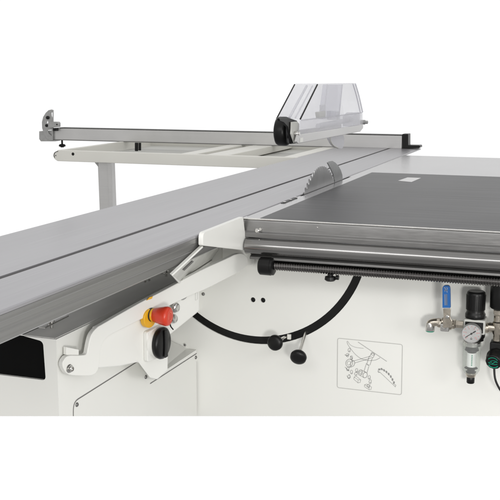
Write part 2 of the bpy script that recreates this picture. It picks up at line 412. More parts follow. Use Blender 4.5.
# cast end bracket of the rail
obj('rail_end_cap', sweepX([(1.8955, .8992), (1.8895, .892), (1.889, .862), (1.93, .862), (1.93, .8992)], X0-.004, X0+.0035), 'chrome', saw, .0018, 3)
p = Vector((-.682, 1.8935, .875))
bm = lathe(p, nY, [(-.003, .0052), (.003, .0052), (.0045, .0035)], 16); cyl(p+Vector((.008, .0, .004)), p+Vector((.008, -.004, .004)), .003, bm)
obj('rail_screw', bm, 'chrome', saw)
for xx in (-.55,): obj('rail_rivet', lathe((xx, 1.894, .889), nY, [(-.002, .0016), (.0008, .0016), (.0014, .0008)], 12), 'chrome', saw)
# black carrier bar and threaded rod
bm = box(-.648, X1, 1.895, 1.925, .8135-.012, .8133); obj('carrier_bar', bm, 'blacksat', saw, .001)
bm = bmesh.new()
for xa, xb in ((-.46, -.44), (-.425, -.395)): box(xa, xb, 1.889, 1.8948, .802, .8130, bm)
obj('bar_clip', bm, 'blacksat', saw, .001)
prf = []; xx = 0.0
while xx < .99:
    prf += [(xx, .0076), (xx+.0016, .0092), (xx+.0026, .0092), (xx+.0042, .0076)]; xx += .0053
obj('threaded_rod', lathe((-.655, 1.882, .8035), (1, 0, 0), prf, 20), 'thread', saw, smooth=20)
obj('rod_end_cap', lathe((-.672, 1.882, .802), (1, 0, 0), [(0, .0165), (.003, .0192), (.026, .0195), (.0265, .0185), (.031, .0185), (.033, .015)], 36), 'black', saw, smooth=40)
p = Vector((-.518, 1.885, .786))
bm = lathe(p+Vector((0, 0, .010)), (0, 0, -1), [(0, .006), (.006, .006), (.007, .011), (.013, .012), (.016, .009)], 20); cyl(p+Vector((.012, 0, .002)), p+Vector((.018, 0, .002)), .005, bm)
obj('rod_stop_nut', bm, 'black', saw, smooth=40)

# ---- white casting between slide and table, below it the sloping tray
q = [atX(203, 232.8, -.708), atX(243, 217.0, -.708), atX(247.5, 250.5, -.708), atX(203, 245.5, -.708)]
q = rounded(q, [.012, 0, .004, .004], 5)
bb = [Vector((-.7175, p.y, p.z)) for p in q]
obj('table_bracket', loft(q, bb), 'white', saw, .003, 3)
# lower apron of the bracket down to the front panel
a = rounded([atY(222, 247, 1.985), atY(253, 248, 1.985), atY(253.5, 266, 1.985), atY(222, 268, 1.985)], [0, 0, .008, 0])
obj('bracket_apron', prism(a, (0, .012, 0)), 'white', saw, .003, 3)
t1 = atX(202, 246, -.714); t2 = atY(229, 250.3, 1.90); t3 = atX(179, 283.5, -.79); t4 = atX(171.2, 274.8, -.716)
t2 = onp(229, 250.3, t1, (t3-t1).cross(t4-t1))
up = (t2-t1).cross(t4-t1).normalized(); up = up if up.dot(Vector((0, 0, 1.2))-t1) > 0 else -up   # outward, toward the operator side
tr = obj('sloping_tray', prism([t1, t2, t3, t4], -up*.004), 'tray', saw, .001)
rim = [t1, t2, t3, t4, t1]
bm = bmesh.new()
ctr = (t1+t2+t3+t4)/4
for a_, b_ in list(zip(rim, rim[1:]))[1:]:
    ai = a_+(ctr-a_).normalized()*.006; bi_ = b_+(ctr-b_).normalized()*.006
    prism([a_, b_, bi_, ai], up*.003, bm)
obj('tray_rim', bm, 'white', tr, .0008)
TP = t1+up*.0008
tq = lambda x, y: onp(x, y, TP, up)
obj('tray_slot', prism([tq(182.6, 269.8), tq(192.0, 260.8), tq(193.6, 261.4), tq(184.2, 270.6)], up*.0006), 'seam', tr)
obj('tray_lip', prism([tq(226, 250.6), tq(229, 250.9), tq(184.5, 280.5), tq(182.0, 279.3)], up*.002), 'white', tr, .0006)

# ---- control housing bolted to the cabinet, on a slightly splayed plane
PA = Vector((-.867, 1.39, 0)); PB = Vector((-.735, 1.95, 0)); dd = (PB-PA).normalized(); nP = Vector((dd.y, -dd.x, 0)).normalized()
def atP(x, y, off=0): return onp(x, y, PA+nP*off, nP)
hs = [(92, 327), (130, 309), (166, 291.5), (199.3, 277), (199.3, 310.5), (196, 313.5), (170.5, 334), (168, 338), (167.6, 370.5), (157, 379.5), (150, 378), (138, 362), (120, 366), (98, 368)]
f_ = [atP(*p) for p in hs]
house = obj('control_housing', loft(f_, [atX(x, y, CX-.003) for x, y in hs]), 'white', saw, .0025, 3)
# swinging arm running along the housing up to the rail
ar = [(62.6, 364), (64.5, 370), (69, 374.6), (80, 375.8), (92, 375.4), (97.5, 371), (99.8, 362), (100.3, 352), (103, 342.5), (109, 336), (118, 331), (148, 316), (170, 305.5), (190, 295.8), (205, 289.5), (222, 281), (240, 271.5), (246.6, 266), (247.8, 259), (244, 254.2), (237, 254), (225, 259.5), (200, 271), (166, 289.5), (140, 303), (104, 323.5), (97, 328), (92, 334), (89.6, 341), (88, 349), (86.3, 354.3), (79, 355.4), (69, 355.6), (65, 358.5)]
f_ = catmull([atP(x, y, .009) for x, y in ar], 3, True)
b_ = catmull([atP(x, y, .009)-nP*.0105 for x, y in ar], 3, True)
arm = obj('control_arm', loft(f_, b_), 'white', saw, .0035, 4, smooth=50)
# stiff back flange tying the arm to the rail behind its tip
# mounting tab and bolt
tb_ = [atP(66.5, 347, .004), atP(79, 349.5, .004), atP(79, 356, .004), atP(66.5, 355, .004)]
obj('mounting_tab', prism(tb_, -nP*.008), 'white', saw, .001)
bm = lathe(atP(69.2, 368.5, .009), nP, [(0, .0078), (.0015, .0078), (.003, .0068), (.0034, .0045), (.0075, .0045), (.008, .0036), (.0055, .0028)], 24)
obj('pivot_bolt', bm, 'chrome', saw, smooth=30)
# clips lying on the deck under the slide
def clip(x0, y0, x1, y1):
    a = atZ(x0, y0, .762); b = atZ(x1, y1, .762); d = (b-a).normalized(); s = Vector((0, 0, 1)).cross(d)*.006
    bm = prism([a-s, b-s, b+s, a+s], (0, 0, .0025)); m = a*.62+b*.38
    cyl((m.x, m.y, .754), (m.x, m.y, .770), .003, bm); cyl((m.x, m.y, .7655), (m.x, m.y, .770), .0055, bm)
    obj('deck_clip', bm, 'chrome', saw, .0006)
clip(42, 328.5, 66, 316.5); clip(163, 274.5, 171, 270.5)
for x, y in ((145, 282.5), (149, 281)): 
    q = atZ(x, y, .7545); obj('deck_screw', cyl(q, q+Vector((0, 0, .005)), .003, ch=.001), 'chrome', saw)

# ---- emergency stop button (yellow plate, black neck, red mushroom)
nE = Vector((1, -.02, 0)).normalized()
es = atP(149.2, 318.2, .010)
eb = obj('emergency_stop', lathe(es, nP, [(-.006, .0185), (.0022, .0185), (.0030, .0175)], 40), 'yellow', saw, label='yellow backing plate of the red emergency stop')
c0 = atP(148.0, 314.4, .004)
obj('neck', lathe(c0, nE, [(-.004, .0130), (.008, .0135), (.009, .012)], 32), 'ink', eb)
obj('collar', lathe(c0, nE, [(.009, .0125), (.0125, .0135), (.014, .0125)], 32), 'yellow', eb)
obj('button', lathe(c0, nE, [(.012, .0115), (.014, .0135), (.026, .0165), (.036, .0185), (.041, .0190), (.0445, .0180), (.0465, .0155), (.0470, .011), (.0470, .0)], 40), 'red', eb, smooth=60)
bm = bmesh.new()
d_, u_, v_ = frame_of(nE); tip = c0+nE*.0472
for k in range(3):
    a0 = k*2.094+.3; pts = [tip+(u_*math.cos(a0+t*.25)+v_*math.sin(a0+t*.25))*.0085 for t in range(6)]
    ribbon(pts, .0014, nE, bm, .0003)
obj('turn_arrow', bm, 'redlight', eb)
# yellow tag on the deck edge above
q = atZ(146.5, 299.3, .755)
q = [atP(146.3, 300.3, .0096), atP(149, 297.2, .0096), atP(152.5, 296.2, .0096), atP(151.5, 298.6, .0096)]
obj('yellow_tag', prism(q, nP*.0012), 'yellow', arm)
# key cap, keeper and hook
bm = lathe(atP(172, 307, 0), nP, [(0, .0102), (.010, .0102), (.0135, .0085), (.0145, .005)], 28)
obj('chrome_button', bm, 'chrome', saw, smooth=50)
bm = lathe(atP(171.8, 318.5, 0), nP, [(0, .0095), (.006, .0095), (.009, .008), (.010, .003)], 24)
hk = obj('key_lock', bm, 'chrome', saw, smooth=50)
obj('key_hook', tube(catmull([atP(x, y, .012) for x, y in ((172, 316), (170.2, 321), (170.6, 326), (173.2, 329.5))], 6), .0013), 'blacksat', hk)
# half-round finger slot
pts = [(178.5, 297), (184, 291.6), (189.5, 290.2), (188.8, 294), (185.5, 298.6), (181.5, 300)]
ho = obj('finger_slot', prism(catmull([atP(x, y, .0006) for x, y in pts], 3, True), -nP*.003), 'seam', saw)
obj('lock_tongue', prism([atP(x, y, .0022) for x, y in ((181, 299.2), (187.5, 294), (187.5, 296.6), (183.5, 300))], -nP*.002), 'cast', ho)
ribs = bmesh.new()
sq = [atP(195.2, 293.3, .0), atP(197.4, 292, .0), atP(197.4, 299, .0), atP(195.2, 300.4, .0), atP(195.2, 293.3, .0)]
ribbon(sq, .0008, nP, ribs); obj('embossed_mark', ribs, 'linefaint', saw)
# ---- rotary main switch
pl = rounded([atP(143.2, 331.5, .0), atP(164, 321.5, .0), atP(164, 354, .0), atP(143.6, 361.6, .0)], .005, 4)
sw = obj('rotary_switch', prism(pl, nP*.010), 'white', saw, .002, 3)
kc = atP(156.3, 342.4, .010)
obj('collar', lathe(kc, nE, [(-.006, .0280), (.002, .0275), (.006, .0265), (.007, .0250)], 48), 'white', sw, smooth=50)
obj('knob', lathe(kc, nE, [(.005, .0290), (.007, .0305), (.012, .0318), (.016, .0308), (.0185, .027), (.0195, .0)], 48), 'black', sw, smooth=50)
d_, u_, v_ = frame_of(nE)
kt = kc+nE*.019
obj('grip', prism([kt+u_*.006+v_*.028, kt-u_*.006+v_*.028, kt-u_*.006-v_*.028, kt+u_*.006-v_*.028], nE*.004), 'black', sw, .002)
obj('indicator_window', prism(rounded([atP(149.5, 337, .0095), atP(153.6, 335.2, .0095), atP(153.8, 339.4, .0095), atP(149.8, 341.2, .0095)], .001), nP*.004), 'ink', sw)

# ---- saw blade and riving knife
bx = -.7125
def circ(p1, p2, p3):
    ax, ay, bx_, by, cx, cy = *p1, *p2, *p3
    d = 2*(ax*(by-cy)+bx_*(cy-ay)+cx*(ay-by))
    ux = ((ax*ax+ay*ay)*(by-cy)+(bx_*bx_+by*by)*(cy-ay)+(cx*cx+cy*cy)*(ay-by))/d
    uy = ((ax*ax+ay*ay)*(cx-bx_)+(bx_*bx_+by*by)*(ax-cx)+(cx*cx+cy*cy)*(bx_-ax))/d
    return ux, uy, math.hypot(ax-ux, ay-uy)
P3 = [atX(x, y, bx) for x, y in ((305.2, 190), (314, 172), (329.5, 170))]
by_, bz_, R_ = circ(*[(p.y, p.z) for p in P3])
bm = bmesh.new(); NT = 80; pts = []
for i in range(NT):
    a = 2*math.pi*i/NT; st = 2*math.pi/NT
    for da, rr in ((0, R_), (.22, R_), (.36, R_*.962), (.62, R_*.955), (.84, R_*.972)):
        t = -(a+da*st); pts.append((bx, by_+rr*math.cos(t), bz_+rr*math.sin(t)))
bm = prism(pts, (-.003, 0, 0))
bl = obj('saw_blade', bm, 'blade', saw, smooth=20)
kn = [(327.6, 162.6), (329.5, 161.3), (332.5, 160.8), (335.6, 162.6), (338.6, 165.8), (341, 170.2), (342.5, 175), (342.8, 180), (342, 188), (335.5, 190), (334.9, 180.5), (333.4, 174.5), (331, 169)]
obj('riving_knife', prism([atX(x, y, bx) for x, y in kn], (-.003, 0, 0)), 'knife', saw, .0005)

# ---- two clamp knobs hanging out of the arc slot
ck = Vector()
def clampknob(base, tipc, r, kind):
    d = (tipc-base).normalized(); Ln = (tipc-base).length
    sh_ = cyl(base, tipc, .0038, seg=16)
    o = obj('clamp_knob', lathe(tipc-d*.006, d, [(-.010, .0062), (-.002, .0075), (0, .0085), (.002, r*.9), (.006, r), (.012, r*.97), (.015, r*.75), (.0165, r*.35), (.0165, 0)], 36), 'black', saw, smooth=55)
    obj('stem', sh_, 'chrome', o)
clampknob(atY(287, 336, YP+.01), atY(275.5, 342.5, 1.945), .0178, 0)
clampknob(atY(306.5, 330, YP+.01), atY(298.6, 356.5, 1.925), .0182, 1)
p = atY(290.5, 337.5, YP)
obj('slot_slider', box(p.x-.008, p.x+.001, YP-.001, YP+.006, p.z-.005, p.z+.007), 'cream', fp, .001)

# =================================================================== sliding table
sl = thing('sliding_table', 'long grey anodised aluminium sliding table with a dark groove along its top', 'sliding table', (-.9, 2.2, .76))
SY0, SY1 = .72, 4.009
obj('table_half', sweepY([(-1.066, .899), (-1.064, .9), (-.8485, .9), (-.8485, .894), (-1.066, .894)], SY0, SY1), 'slide', sl, .0006)
obj('table_half', sweepY([(-.8365, .9), (-.7225, .9), (-.7205, .8985), (-.7205, .894), (-.8365, .894)], SY0, SY1), 'slide', sl, .0006)
obj('groove', sweepY([(-.8487, .8942), (-.8363, .8942), (-.8363, .8965), (-.8487, .8965)], SY0+.002, SY1-.002), 'seam', sl)
side = [(-.7206, .8938), (-.7206, .885), (-.7214, .8842), (-.7222, .872), (-.7216, .8712), (-.7216, .8575), (-.7235, .855), (-.80, .855), (-.80, .8938)]
obj('side_profile', sweepY(side, SY0, 3.62), 'slide_side', sl, .0006)
obj('side_profile', sweepY([(-1.066, .8938), (-1.066, .855), (-.98, .855), (-.98, .8938)], SY0, SY1), 'slide_side', sl, .0006)
obj('lower_beam', sweepY([(-1.03, .8546), (-1.03, .82), (-1.05, .82), (-1.05, .8546)], SY0, 3.6), 'slide_side', sl, .001)

# =================================================================== outrigger table
og = thing('outrigger_table', 'cream steel crosscut outrigger frame with cross bars standing left of the sliding table', 'support frame', (-1.6, 3.7, .86))
FX0, FX1, FY0, FY1 = -2.098, -1.068, 3.40, 4.25
zt = .8995; zb = .8545
# front beam with rounded left end
bp = [(FX0+.012, zt), (FX1, zt), (FX1, zb), (FX0+.006, zb), (FX0-.008, zb+.009), (FX0-.013, zb+.020), (FX0-.010, zt-.012)]
obj('front_beam', prism([(x, FY0, z) for x, z in bp], (0, .018, 0)), 'cream', og, .003, 3)
bm = bmesh.new(); p = atY(73, 154, FY0)
obj('beam_hole', lathe((p.x, FY0+.002, p.z), nY, [(0, .0062), (.0028, .0062), (.0035, .005)], 20), 'black', og)
ec = [atY(x, y, FY0-.0005) for x, y in ((54.6, 157.6), (54.0, 155), (55.0, 152.4), (58, 151.2))]
obj('end_cap_edge', tube(catmull(ec, 5), .0013), 'black', og)
p = atY(55.8, 155.5, FY0); obj('end_screw', cyl((p.x, FY0+.001, p.z), (p.x, FY0-.0016, p.z), .002), 'black', og)
obj('side_beam', prism([(FX0-.004, FY0+.0185, zt-.001), (FX0+.016, FY0+.0185, zt-.001), (FX0+.016, FY0+.0185, zb), (FX0-.004, FY0+.0185, zb)], (0, FY1-FY0, 0)), 'cream', og, .003, 3)
def bar(xa, xb, y0=FY0+.0185, y1=FY1, za=.866, zc=.8975): return obj('cross_bar', box(xa, xb, y0, y1, za, zc), 'cream', og, .004, 3)
bar(-1.56, -1.50); bar(-1.45, -1.36); bar(-1.135, -1.08)
obj('back_beam', box(FX0, FX1, FY1, FY1+.02, zb, zt), 'cream', og, .003, 3)
obj('inner_tray', box(-2.07, -1.09, FY0+.05, FY1, .858, .862), 'shade', og)
obj('roller', cyl((-1.34, FY0+.06, .881), (-1.15, FY0+.06, .881), .012), 'cream', og)
# leg: swing support below the frame
lg = [atY(97.4, 162, 3.43), atY(111, 162.5, 3.43), atY(113.0, 215, 3.43), atY(99.6, 215, 3.43)]
leg = obj('leg', prism(lg, (0, .035, 0)), 'fence', og, .003, 3)
lg2 = [atY(107.8, 163, 3.428), atY(111, 163, 3.428), atY(113.4, 215, 3.428), atY(110.2, 215, 3.428)]
obj('leg_flange', prism(lg2, (0, -.004, 0)), 'fence', leg, .001)
lg3 = [atY(94.5, 162.5, 3.43), atY(98.5, 162.5, 3.43), atY(98.6, 167.5, 3.43)]
obj('leg_gusset', prism(lg3, (0, .03, 0)), 'cast', leg, .001)
# black stand-off post between frame and fence
def standoff(x, ytop, ybot, Yd):
    a = atY(x, ytop, Yd); b = atY(x, ybot, Yd); bm = cyl(a, b, .0075, ch=.001, seg=16)
    cyl(a+Vector((.016, 0, 0)), b+Vector((.016, 0, .003)), .006, bm, 16); obj('standoff_post', bm, 'blacksat', og)
standoff(136.5, 142.6, 151, 3.75)

# =================================================================== crosscut fence
fe = thing('crosscut_fence', 'long satin aluminium crosscut fence bar with protractor quadrant at its left end', 'fence', (-1.6, 3.97, .895))
fx0, fx1 = -2.452, -.7925
obj('fence_bar', sweepX([(3.965, .899), (3.965, .9525), (3.968, .9535), (4.01, .9535), (4.01, .899)], fx0, fx1), 'fence', fe, .001)
obj('fence_lip', sweepX([(3.9635, .8965), (3.9635, .9005), (3.9648, .9005), (3.9648, .8965)], fx0, fx1), 'mill', fe)
obj('scale_strip', sweepX([(3.964, .9537), (3.964, .9566), (4.008, .9566), (4.008, .9537)], fx0+.03, fx1), 'dkgrey', fe, .0008)
def flat(pts, Yd, th): return prism([atY(x, y, Yd) for x, y in pts], (0, th, 0))
obj('end_stop', flat([(402.3, 134), (408.2, 134), (408.2, 145.2), (419.6, 145.4), (420.3, 147.2), (419, 148.2), (402.3, 148.6)], 3.962, .05), 'black', fe, .0015)
quad = [(51.2, 109.5), (52.8, 110), (52.8, 140.3), (50, 140.4), (46.6, 138.3), (43.8, 134), (42, 128), (41.8, 122), (43, 117), (45.6, 112.8), (48.4, 110.2)]
qd = obj('protractor_quadrant', flat(quad, 3.955, .008), 'cast', fe)
for h in ([(44.4, 124), (45.2, 119.8), (46.8, 123)], [(49.8, 130), (49.9, 136.2), (46.8, 133.6), (45.4, 130.4)], [(49.0, 112.8), (50.8, 112.4), (50.8, 119.8), (49.4, 116)]):
    boolean(qd, prism([atY(x, y, 3.94) for x, y in h], (0, .04, 0)))
qd.modifiers.new('bevel', 'BEVEL').width = .0008
obj('quadrant_knob', lathe(atY(48.2, 117.6, 3.956), nY, [(0, .008), (.008, .008), (.009, .006)], 16), 'black', fe)
obj('quadrant_knob', lathe(atY(47, 125.5, 3.956), nY, [(0, .007), (.006, .007), (.007, .005)], 16), 'black', fe)
obj('clamp_lever', flat([(48, 121.6), (57.4, 121.8), (58.4, 123), (58.4, 127), (48, 128.2)], 3.935, .02), 'cast', fe, .0015)
obj('lever_pin', lathe(atY(57, 124.5, 3.935), nY, [(0, .003), (.003, .003)], 12), 'blacksat', fe)
obj('end_block', flat([(39, 131.2), (52.8, 130.4), (55.4, 130.4), (55.4, 141.4), (40.6, 141.4), (39, 139)], 3.964, .045), 'cast', fe, .002)
obj('corner_shoe', flat([(53, 128), (56.2, 128), (56.2, 131), (53, 131)], 3.945, .05), 'black', fe, .001)
p = atY(62, 139.5, 3.98)
obj('height_knob', lathe(p, (0, 0, -1), [(0, .0045), (.021, .0045), (.022, .012), (.027, .0165), (.033, .0155), (.034, .009), (.037, .008)], 24), 'black', fe, smooth=45)

# =================================================================== blade guard
gd = thing('blade_guard', 'clear plastic blade guard hood with black front roller hovering above the saw blade', 'blade guard', (-.715, 2.6, 1.06))
gx = -.690; gxl = -.750; ZT = 1.1772
def G(x, y, X=gx): return atX(x, y, X)
def col_top(x, X): p = atX(x, 83, X); return Vector((X, p.y, ZT))
# right side pane (nearest the camera) and left pane
pane = [(298.2, 139.5), (300.6, 119.4), None, None, (358.6, 96), (362.2, 112), (363, 128.6)]
def pane_pts(X):
    o = []
    for i, q_ in enumerate(pane):
        if q_ is None: o.append(None)
        else: p = G(*q_); o.append(Vector((X, p.y, p.z)))
    a = col_top(317.6, gx); b = col_top(355, gx); o[2] = Vector((X, a.y, ZT)); o[3] = Vector((X, b.y, ZT))
    return o
pr_ = pane_pts(gx); plt = pane_pts(gxl)
obj('side_pane', prism(pr_, (-.003, 0, 0)), 'clear', gd)
obj('side_pane', prism(plt, (.003, 0, 0)), 'clear', gd)
# sloping front pane between the two, rear pane
def strip(a, b, th=.003):
    q_ = [a[0], a[1], b[1], b[0]]; n = (Vector(q_[1])-Vector(q_[0])).cross(Vector(q_[2])-Vector(q_[1])).normalized()
    return prism(q_, n*th)
inn = Vector((-.0032, 0, 0)); inl = Vector((.0032, 0, 0))
obj('front_pane', strip((pr_[1]+inn, pr_[2]+inn), (plt[1]+inl, plt[2]+inl)), 'clear', gd)
path = [pr_[3], pr_[4], pr_[5], pr_[6]]
rp = [p+inn for p in path]+[p+inn+Vector((0, -.003, 0)) for p in path[::-1]]
obj('rear_pane', prism(rp, (gxl-gx+.0064, 0, 0)), 'clear', gd)
# dark edge gaskets along both front edges
dn = Vector((0, -.002, .001))
obj('edge_gasket', tube([pr_[1]+dn, pr_[2]+dn-Vector((0, .0, .002))], .0019), 'blacksat', gd)
obj('edge_gasket', tube([plt[1]+dn, plt[2]+dn-Vector((0, .0, .002))], .0017), 'blacksat', gd)
for off in (.05, .075):
    f = .55 if off == .05 else .80
    obj('pane_rib', tube([plt[1].lerp(pr_[1], f)+Vector((0, -.004, .004)), plt[2].lerp(pr_[2], f)+Vector((0, -.004, -.004))], .0028 if off == .05 else .0016), 'frost', gd)
for k_, rr0 in ((0, .0022), (.028, .0016)):
    obj('rear_rib', tube(catmull([pr_[3]+Vector((.001, -k_, -.002)), pr_[4]+Vector((.001, -k_, 0)), pr_[5]+Vector((.001, -k_, 0))], 5), rr0), 'frost', gd)
for xx_ in (327.2, 342.3):
    obj('channel_edge', tube([G(xx_, 84.5, -.7205), G(xx_-3.2, 116, -.7205)], .0017), 'frost', gd)
obj('top_ledge', tube([G(301, 120.2, gx+.0032), G(318, 118.2, gx+.0032), G(362, 112.6, gx+.0032)], .0012), 'frost', gd)
obj('inner_bar', tube([G(318, 126, -.72), G(352, 119.5, -.72)], .007), 'frost', gd)
# channel inside, bracket and lavender blocks seen through the pane
i0 = [G(x, y, -.722) for x, y in ((323.5, 112), (327, 84.5), (342.5, 84.5), (339.5, 118), (324, 119.5))]
obj('inner_channel', prism(i0, (-.012, 0, 0)), 'clear2', gd)
i1 = [G(x, y, -.70) for x, y in ((318.5, 112), (326, 111), (325.5, 118), (319.5, 118.8))]
obj('inner_bracket', prism(i1, (-.01, 0, 0)), 'shade', gd, .002)
i1 = [G(x, y, -.702) for x, y in ((321.5, 105), (326, 104.5), (325.5, 111), (322, 111.4))]
obj('bracket_finger', prism(i1, (-.006, 0, 0)), 'frost', gd, .001)
i1 = [G(x, y, -.705) for x, y in ((352.5, 116), (356, 112.6), (360, 112.4), (360.3, 125), (352.5, 126.6))]
obj('rear_spacer', prism(i1, (-.03, 0, 0)), 'frost', gd, .002)
i1 = [G(x, y, -.705) for x, y in ((337, 111), (340, 111), (340, 119.5), (337, 120))]
obj('rear_spacer', prism(i1, (-.03, 0, 0)), 'frost', gd, .002)
# lower rail both sides
rl = [(298.2, 134.8), (363.2, 124.6), (363.2, 128), (360.5, 131.6), (298.2, 143.6), (296.2, 141.5)]
rpts = [Vector((gx+.006, *G(x, y, gx+.006)[1:])) for x, y in rl]
rr_ = obj('lower_rail', prism(rpts, (-.0055, 0, 0)), 'fence', gd, .0012)
lft = [Vector((gxl-.001, max(p.y, rpts[0].y+.09), p.z if p.y > rpts[0].y+.09 else rpts[i].z)) for i, p in enumerate(rpts)]
obj('lower_rail', prism(lft, (-.005, 0, 0)), 'fence', gd, .0012)
mk = [Vector((gx+.0064, *G(x, y, gx+.0064)[1:])) for x, y in ((300, 138), (303, 137.4), (303, 142), (300, 142.4))]
obj('rail_label', prism(mk, (.0004, 0, 0)), 'white', rr_)
# clear lower skirt, denser plastic
sk = [(298.6, 134.4), (301.5, 121), (363, 112.5), (363, 124.2)]
obj('skirt', prism([Vector((gx+.0035, *G(x, y, gx+.0035)[1:])) for x, y in sk], (-.0025, 0, 0)), 'clear', gd)
# front roller and its fork
wc = G(282.2, 131.2, -.735); Y0 = wc.y
wheel = obj('front_roller', lathe(Vector((-.748, Y0, wc.z)), (1, 0, 0), [(0, .028), (.002, .033), (.007, .035), (.022, .035), (.028, .033), (.030, .028), (.0295, .018), (.026, .016)], 40), 'black', gd, smooth=50)
bm = bmesh.new()
fk = [(279.3, 118.4), (290, 118.2), (297, 120.6), (298.8, 124), (298.8, 139), (296, 143.5), (291.5, 144), (290.2, 134), (288, 127), (284, 122.5), (280, 121)]
f3 = [G(x, y, -.700) for x, y in fk]
obj('roller_fork', prism(f3, (-.006, 0, 0)), 'blacksat', gd, .001)
f4 = [G(x, y, -.695) for x, y in ((292, 122), (297.5, 121.5), (299.4, 124), (299, 143), (294.6, 143), (291.6, 134))]
obj('fork_plate', prism(f4, (-.004, 0, 0)), 'shade', gd, .001)
obj('roller_axle', lathe(G(294.8, 133.5, -.694), (1, 0, 0), [(0, .0055), (.006, .0055), (.008, .004), (.012, .004)], 16), 'chrome', gd)
obj('rear_screw', lathe(G(363.8, 122.2, -.692), (1, 0, 0), [(-.01, .007), (.004, .007), (.0045, .005), (.012, .005), (.013, .003)], 18), 'cast', gd)
# clear crescent flap hanging below the rear of the guard
cr_ = [G(x, y, -.705) for x, y in ((330, 137), (330.6, 141.5), (333.4, 145.6), (338, 148), (343, 147.6), (343.5, 135.5))]
obj('hanging_flap', prism(catmull(cr_, 3, True), (-.006, 0, 0)), 'frost', gd)
obj('flap_edge', tube(catmull(cr_[:4], 6), .0022), 'shade', gd)

# =================================================================== pneumatic unit on the front panel
pn = thing('air_regulator', 'pneumatic service unit with blue lever valve, round gauge and clear filter bowl on white panel', 'air regulator', (-.2, 2.0, .6))
YV = 1.952
def V(x, y, Yd=YV): return atY(x, y, Yd)
# elbow with green collar
e1 = V(432.5, 322.5); 
bm = tube(catmull([V(440, 322.5), V(434.5, 322.3), V(430.8, 323.6), V(430.2, 327)], 6), .0085, seg=16); lathe(V(437.5, 322.5), (V(441, 322.5)-V(437.5, 322.5)), [(0, .0098), (.006, .0098)], 6, bm)
obj('elbow_fitting', bm, 'nickel', pn, smooth=40)
obj('push_collar', lathe(V(430, 331.6), (0, 0, 1), [(0, .0075), (.001, .009), (.004, .009)], 20), 'green', pn)
obj('elbow_socket', lathe(V(430, 330.4), (0, 0, 1), [(0, .0092), (.001, .0098), (.014, .0098), (.017, .0085)], 24), 'chrome', pn, smooth=40)
obj('valve_nipple', lathe(V(438.5, 322.4), (1, 0, .0), [(0, .0085), (.004, .0085), (.005, .0065), (.016, .0065)], 24), 'nickel', pn)
# ball valve
vb = V(446.5, 324)
bm = lathe(vb-Vector((.0165, 0, 0)), (1, 0, 0), [(0, .0095), (.006, .0095), (.0065, .0125), (.011, .0135), (.022, .0135), (.0265, .0125), (.027, .010), (.033, .0095)], 8)
obj('valve_body', bm, 'nickel', pn, .0008, smooth=30)
obj('valve_stem_box', box(vb.x-.009, vb.x+.009, YV-.026, YV-.008, vb.z-.010, vb.z+.006), 'chrome', pn, .002)
obj('stem_nut', lathe((vb.x, YV-.026, vb.z+.001), nY, [(0, .0062), (.004, .0062), (.005, .0045), (.007, .003)], 6), 'chrome', pn)
YH = YV-.036
hm = obj('lever', prism(rounded([V(443, 308.5, YH), V(450.8, 308.5, YH), V(450.2, 317, YH), V(452.4, 321.5, YH), V(451.8, 327.6, YH), V(443, 328, YH), V(442.6, 321, YH), V(443.6, 317, YH)], .002), (0, .003, 0)), 'nickel', pn, .0008)
hp = rounded([V(442.6, 307.6, YH), V(450.6, 307.6, YH), V(450.2, 285.2, YH), V(442.6, 285.2, YH)], [.001, .001, .0095, .0095], 8)
hd = obj('lever_grip', prism([p+Vector((0, -.003, 0)) for p in hp], (0, .008, 0)), 'blue', pn, .002, 3)
bm = bmesh.new()
def HV(x, y): return V(415+x/10, 275+y/10, YH-.003)
for x in (300, 312, 322): ribbon([HV(x-3, 192), HV(x, 302)], .0011, nY, bm)
for y in range(200, 300, 12): ribbon([HV(302, y), HV(324, y+2)], .0009, nY, bm)
ribbon([HV(290, 130), HV(298, 122), HV(306, 140), HV(298, 165)], .0016, nY, bm); ribbon([HV(312, 125), HV(326, 128), HV(318, 150), HV(322, 175)], .0016, nY, bm); ribbon([HV(295, 150), HV(325, 152)], .0012, nY, bm)
obj('grip_print', bm, 'bluemark', hd)
obj('lever_rivet', lathe(V(447.3, 316.8, YH), nY, [(0, .004), (.0015, .0035), (.002, .002)], 16), 'chrome', pn)
obj('valve_nipple', lathe(V(452.5, 323.6), (1, 0, 0), [(0, .0095), (.006, .0095), (.007, .008), (.022, .008)], 6), 'nickel', pn)
# regulator: knob, bonnet, body
kb = V(474.6, 304)
rk = obj('regulator_knob', lathe(V(475.2, 317.8), (0, 0, 1), [(0, .0195), (.002, .0205), (.009, .0205), (.012, .0185), (.016, .0180), (.050, .0190), (.0545, .0180), (.0565, .0155), (.0555, .0)], 48), 'black', pn, smooth=40)
bm = bmesh.new(); kc_ = V(475.2, 317.8)
for i in range(28):
    a = 2*math.pi*i/28; u = Vector((math.cos(a), math.sin(a), 0)); s = Vector((-u.y, u.x, 0))*.0008
    b0 = kc_+Vector((0, 0, .018))+u*.0175; t0 = kc_+Vector((0, 0, .049))+u*.0180
    prism([b0-s, b0+s, t0+s, t0-s], u*.0018, bm)
obj('knob_ribs', bm, 'black', rk)
rb = V(475.4, 324.5)
body = obj('regulator_body', box(rb.x-.0215, rb.x+.0215, YV-.020, YV+.022, rb.z-.016, rb.z+.0145), 'shade', pn, .003, 3)
obj('body_ring', lathe((rb.x, YV, rb.z-.0165), (0, 0, -1), [(0, .0205), (.008, .0205), (.012, .018), (.016, .018)], 40), 'black', pn, smooth=40)
obj('face_plate', box(rb.x-.018, rb.x+.018, YV-.0225, YV-.0202, rb.z-.012, rb.z+.010), 'black', pn, .001)
